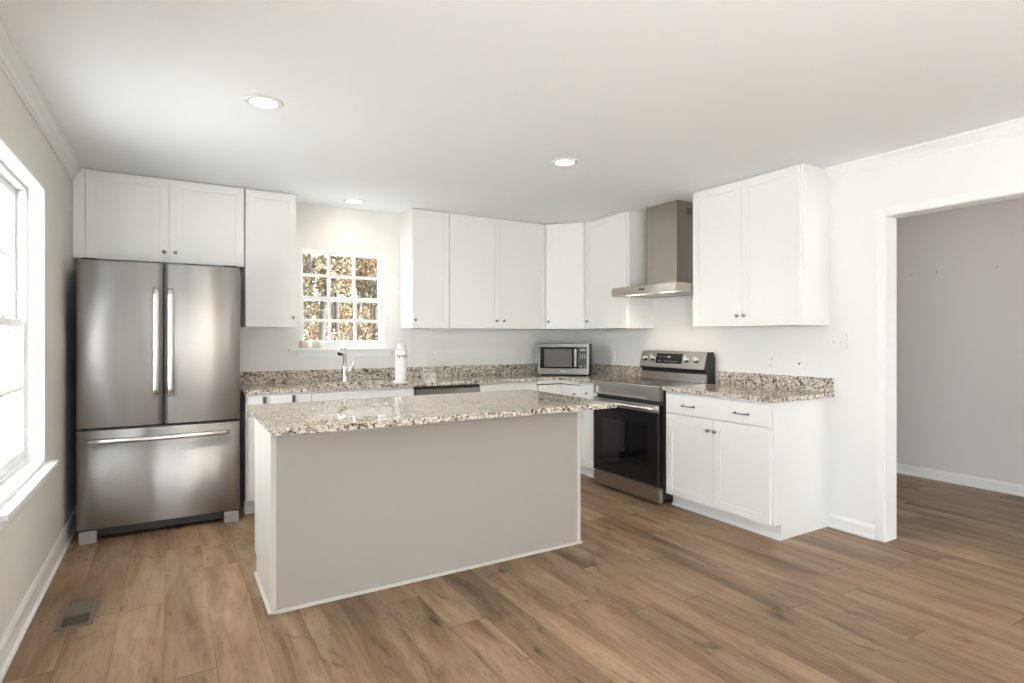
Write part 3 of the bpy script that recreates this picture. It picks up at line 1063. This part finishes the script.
for sx in (-.2, .2):
    l = bpy.data.lights.new('hood_lamp', 'SPOT')
    l.energy, l.color, l.spot_size, l.spot_blend, l.shadow_soft_size = 2.5, (1.0, .80, .58), R(150), 1.0, .03
    o = bpy.data.objects.new('hood_lamp', l)
    COL.objects.link(o)
    o.parent = t
    o.location = (sx, -dp + .075, -.012)
MB().box(-.034, .034, -dp - .002, -dp + .001, .032, .044, .001).build('control_button', M['black'], t)
ch = MB().box(-.200, .152, -.254, 0, .0725, CZ - 1.652 - .003, .002).build('chimney', M['steel_hood'], t)
vt = MB()
for i in range(5):
    vt.box(.1515, .1528, -.135 + .013 * i, -.130 + .013 * i, .67, .73)
vt.build('vent_slots', M['dark'], ch)

# ------------------------------------------------------------------ island
IX0, IX1, IY0, IY1 = .397, 2.203, 2.866, 3.475
t = thing('kitchen_island', 'greige kitchen island with cream end panel under a granite top', 'island', (ucx(IX0, IX1), ucx(IY0, IY1), 0))
hx, hy = (IX1 - IX0) / 2, (IY1 - IY0) / 2
p = MB().box(-hx + .012, hx - .012, -hy + .008, hy - .075, 0.002, .10).box(-hx + .012, hx - .012, -hy + .008, hy, .10, .8835)
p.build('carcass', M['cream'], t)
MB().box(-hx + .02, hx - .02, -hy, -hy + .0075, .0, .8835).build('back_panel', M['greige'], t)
for s in (-1, 1):
    pts = [(-hy + .001, 0), (hy - .075, 0), (hy - .075, .10), (hy, .10), (hy, .8835), (-hy + .001, .8835)]
    x0 = -hx if s < 0 else hx - .0115
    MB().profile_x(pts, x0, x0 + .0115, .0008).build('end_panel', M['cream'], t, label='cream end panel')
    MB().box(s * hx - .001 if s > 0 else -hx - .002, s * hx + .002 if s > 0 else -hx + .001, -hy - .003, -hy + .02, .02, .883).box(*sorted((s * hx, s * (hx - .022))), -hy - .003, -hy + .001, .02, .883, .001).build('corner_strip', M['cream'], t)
ml = MB().profile_x([(-hy, 0), (-hy - .012, 0), (-hy - .012, .006), (-hy - .007, .012), (-hy, .014)], -hx - .012, hx + .012)
q = [(0, 0), (-.012, 0), (-.012, .006), (-.007, .012), (0, .014)]
ml.profile_y(shift(q, -hx), -hy - .012, hy - .075).profile_y(shift(mirror(q), hx), -hy - .012, hy - .075)
ml.build('shoe_molding', M['cream'], t)
for i in range(3):
    a = -hx + .02 + (2 * hx - .04) * i / 3
    b2 = -hx + .02 + (2 * hx - .04) * (i + 1) / 3
    o = shaker(-b2 + G, -a - G, .115, .868, -.001).build('door', M['cabinet'], t)
    o.location = (0, hy, 0)
    o.rotation_euler = (0, 0, PI)
    knob(o, -a - .05, .76, -.020)
t = thing('countertop', 'large granite countertop on the greige kitchen island with front overhang', 'countertop', (1.29, 3.0, CT0), 0, 'granite countertops')
gz(rel(MB().box(.358, 2.213, 2.528, 3.505, CT0, CT1, .004, 3), t), 'slab', t)


# ------------------------------------------------------------------ plates on the walls
def plate(name, label, loc, rz, wd, kind, cat, group='wall plates'):
    """local -y into the room"""
    t = thing(name, label, cat, loc, rz, group)
    h = .115
    MB().box(-wd / 2, wd / 2, -.006, -.0005, -h / 2, h / 2, .002).build('cover_plate', M['white_plastic'], t)
    if kind == 'outlet':
        for z in (-.026, .026):
            f = MB().lathe([(0, .0085), (.013, .0085), (.015, .006), (.015, .004), (0, .004)], (0, 0, z), 20, '-Y').build('receptacle', M['white_plastic'], t)
            MB().box(-.0065, -.0040, -.0088, -.008, z - .003, z + .006).box(.0040, .0065, -.0088, -.008, z - .003, z + .005).cyl((0, -.008, z - .009), (0, -.0088, z - .009), .0025, None, 10).build('slot', M['slot'], f)
    elif kind == 'coax':
        MB().lathe([(0, .016), (.0045, .016), (.005, .012), (.008, .010), (.008, .005), (0, .005)], (0, 0, 0), 14, '-Y').build('jack', M['pewter'], t)
    else:
        for x in (-.046, 0, .046):
            f = MB().box(x - .006, x + .006, -.0075, -.005, -.013, .013, .0008).build('toggle_slot', M['white_plastic'], t)
            MB().profile_x([(-.007, -.008), (-.016, .004), (-.016, .009), (-.007, .005)], x - .0042, x + .0042, .0008).build('toggle', M['white_plastic'], f)
    MB().cyl((0, -.0055, 0 if kind == 'outlet' else .045), (0, -.007, 0 if kind == 'outlet' else .045), .003, None, 10).build('screw', M['white_plastic'], t)
    return t


plate('wall_outlet', 'white outlet plate above the short granite counter, nearest the range', (RW, 2.681, 1.110), R(-90), .072, 'outlet', 'outlet')
plate('cable_jack', 'white plate with a dark round jack above the short granite counter', (RW, 2.459, 1.103), R(-90), .072, 'coax', 'wall plate')
plate('light_switch', 'white three toggle switch plate below the right wall cabinet corner', (RW, 2.212, 1.257), R(-90), .165, 'switch', 'light switch')
plate('wall_outlet', 'white outlet plate on the window wall right of the paper towels', (2.175, BW, 1.103), 0, .072, 'outlet', 'outlet')
plate('wall_outlet', 'white outlet plate partly behind the left edge of the microwave', (3.338, BW, 1.10), 0, .072, 'outlet', 'outlet')
plate('wall_outlet', 'white outlet plate on the wall between the microwave and the range', (RW, 4.477, 1.098), R(-90), .072, 'outlet', 'outlet')


# nail holes left in the hall wall
for y, z, lb in ((2.676, 1.873, 'small nail in the grey hall wall, closest to the doorway jamb'), (2.473, 1.881, 'small nail in the grey hall wall, middle of three'), (2.029, 1.88, 'small nail in the grey hall wall, farthest from the doorway jamb')):
    o = MB().lathe([(0, .012), (.005, .011), (.006, .008), (.002, .007), (.002, -.004), (0, -.004)], (0, 0, 0), 12, '-Y').build('nail', M['pewter'])
    o.location = (HX, y, z)
    o.rotation_euler = (0, 0, R(-90))
    tag(o, lb, 'nail', 'nails in the hall wall')


# ------------------------------------------------------------------ floor registers
def register(label, loc, rz, wd, ln):
    t = thing('floor_register', label, 'floor vent', loc, rz, 'floor registers')
    a, b2 = wd / 2, ln / 2
    MB().plate([-a, -a + .022, a - .022, a], [-b2, -b2 + .022, b2 - .022, b2], lambda u, v: not (abs(u) < a - .022 and abs(v) < b2 - .022), 0.0003, .006, None, .002).build('frame', M['register'], t)
    MB().box(-a + .02, a - .02, -b2 + .02, b2 - .02, .0003, .0012).build('damper', M['regdark'], t)
    lv = MB()
    n = 9
    for i in range(n):
        y = -b2 + .03 + (ln - .06) * (i + .5) / n
        if y > -b2 * .10:
            lv.box(-a + .022, a - .022, y - .0125, y + .0125, .0025, .0045)
        else:
            lv.box(-a + .022, a - .022, y - .002, y + .002, .0015, .0045)
    lv.build('louvers', M['reglou'], t)


register('bronze floor register in the planks under the left window', (-.377, 3.325, 0), 0, .142, .288)
register('bronze floor register at the foot of the hall wall', (5.80, 1.80, 0), 0, .13, .29)


# ------------------------------------------------------------------ recessed lamps
def downlight(label, x, y, power, rad=.084, col=(1.0, .84, .66)):
    t = thing('recessed_light', label, 'ceiling light', (x, y, CZ), 0, 'recessed ceiling lights')
    MB().lathe([(rad, -.0005), (rad + .004, -.003), (rad, -.007), (rad * .74, -.009), (rad * .70, -.004), (rad * .70, -.0005)], (0, 0, 0), 40, closed=True).build('trim_ring', M['trim'], t)
    MB().lathe([(0, -.0055), (rad * .5, -.0055), (rad * .71, -.005), (rad * .71, -.001), (0, -.001)], (0, 0, 0), 40).build('lens', M['lens'], t)
    l = bpy.data.lights.new('lamp_glow', 'SPOT')
    l.energy = power
    l.color = col
    l.spot_size = R(165)
    l.spot_blend = 1.0
    l.shadow_soft_size = .05
    o = bpy.data.objects.new('lamp_glow', l)
    COL.objects.link(o)
    o.parent = t
    o.location = (0, 0, -.06)
    return t


downlight('recessed ceiling light nearest the left window, above the island', .383, 3.0, LAMP)
downlight('recessed ceiling light above the aisle between the island and the range', 2.205, 3.03, LAMP)
downlight('recessed ceiling light close to the wall above the small window', 1.319, 4.80, LAMP * .19, col=(1.0, .76, .56))


# ------------------------------------------------------------------ the woods behind the house
def leaves(mb_bm, pts, size, rnd):
    for p in pts:
        n = Vector((rnd.gauss(0, 1), rnd.gauss(0, 1), rnd.gauss(0, 1))).normalized()
        a = n.orthogonal().normalized() * size * rnd.uniform(.6, 1.3)
        c = n.cross(a).normalized() * size * rnd.uniform(.4, .9)
        p = Vector(p)
        mb_bm.faces.new([mb_bm.verts.new(p - a), mb_bm.verts.new(p + c), mb_bm.verts.new(p + a), mb_bm.verts.new(p - c)])


def make_tree(label, leafmat, seed, h=11.0, r=.14, nleaf=900, low=.6):
    rnd = random.Random(seed)
    t = thing('tree', label, 'tree', (0, 0, 0), 0, 'trees in the autumn woods')
    m = MB()
    pts = [(rnd.uniform(-.12, .12) * i / 3, rnd.uniform(-.12, .12) * i / 3, h * i / 7 - .3) for i in range(8)]
    m.tube(pts, [r * (1.25 - .13 * i) for i in range(8)], 10)
    ends = []
    for k in range(26):
        z = rnd.uniform(low, h * .9)
        a = rnd.uniform(0, 2 * PI)
        ln = rnd.uniform(.45, 1.0)
        q = [(0, 0, z), (ln * .4 * math.cos(a), ln * .4 * math.sin(a), z + ln * .2), (ln * math.cos(a), ln * math.sin(a), z + ln * .42)]
        m.tube(q, [r * .22, r * .13, r * .04], 6)
        ends.append(q)
    m.build('trunk', M['bark'], t)
    f = MB()
    P = []
    for i in range(nleaf):
        q = rnd.choice(ends)
        u = rnd.uniform(.25, 1.05)
        p = Vector(q[0]).lerp(Vector(q[2]), u) + Vector((rnd.gauss(0, .14), rnd.gauss(0, .14), rnd.gauss(0, .22)))
        P.append(p)
    leaves(f.bm, P, .058, rnd)
    f.build('foliage', M[leafmat], t)
    return t


proto = [make_tree('orange leaved autumn tree in the woods seen through the small window', 'leaf_orange', 1, 10, .075, 6500),
         make_tree('tan leaved autumn tree in the woods seen through the small window', 'leaf_tan', 2, 12, .09, 6500),
         make_tree('olive leaved tree in the woods seen through the small window', 'leaf_olive', 3, 11, .07, 6500)]
rnd = random.Random(12)
spots = []
for i in range(4000):
    y = 15 + 58 * rnd.random()
    x = rnd.uniform(.17 * y - 1.0, .35 * y + 1.0)
    if all((x - a) ** 2 + (y - b) ** 2 > 2.5 ** 2 for a, b in spots):
        spots.append((x, y))
    if len(spots) >= 120:
        break
spots.sort(key=lambda q: q[1])
for i, (x, y) in enumerate(spots):
    k = (0, 1, 2, 1, 0)[i % 5] if i > 2 else i
    o = proto[k] if i < 3 else copy_tree(proto[k])
    o.location = (x, y, OUT + .085 * max(0, y - 10) - .05)
    o.rotation_euler = (0, 0, rnd.uniform(0, 6.28))
    s = rnd.uniform(.8, 1.2)
    o.scale = (s, s, s)

# leafy shrubs in the gaps between the trees
def make_shrub(label, leafmat, seed, n=650):
    rnd = random.Random(seed)
    t = thing('shrub', label, 'shrub', (0, 0, 0), 0, 'shrubs under the trees')
    m, P = MB(), []
    for k in range(9):
        a, ln = rnd.uniform(0, 2 * PI), rnd.uniform(.9, 1.7)
        q = [(0, 0, -.1), (.2 * math.cos(a), .2 * math.sin(a), ln * .5), (.5 * math.cos(a), .5 * math.sin(a), ln)]
        m.tube(q, [.018, .012, .005], 6)
        for i in range(n // 9):
            u = rnd.uniform(.05, 1.05)
            P.append((.52 * u * math.cos(a) + rnd.gauss(0, .13), .52 * u * math.sin(a) + rnd.gauss(0, .13), max(.03, ln * u + rnd.gauss(0, .12))))
    m.build('stems', M['bark'], t)
    f = MB()
    leaves(f.bm, P, .05, rnd)
    f.build('foliage', M[leafmat], t)
    return t


sh = [make_shrub('tan leaved shrub on the ground under the autumn trees outside', 'leaf_tan', 21), make_shrub('orange leaved shrub on the ground under the autumn trees outside', 'leaf_orange', 22)]
rnd = random.Random(31)
bush = []
for i in range(9000):
    y = rnd.uniform(12, 50)
    x = rnd.uniform(.17 * y - .6, .35 * y + .6)
    if all((x - a) ** 2 + (y - b) ** 2 > 1.9 ** 2 for a, b in spots) and all((x - a) ** 2 + (y - b) ** 2 > 1.35 ** 2 for a, b in bush):
        bush.append((x, y))
    if len(bush) >= 90:
        break
for i, (x, y) in enumerate(bush):
    o = sh[i] if i < 2 else copy_tree(sh[i % 2])
    o.location = (x, y, OUT + .085 * max(0, y - 10) - .03)
    o.rotation_euler = (0, 0, rnd.uniform(0, 6.28))
    q = rnd.uniform(.8, 1.15)
    o.scale = (q, q, q)
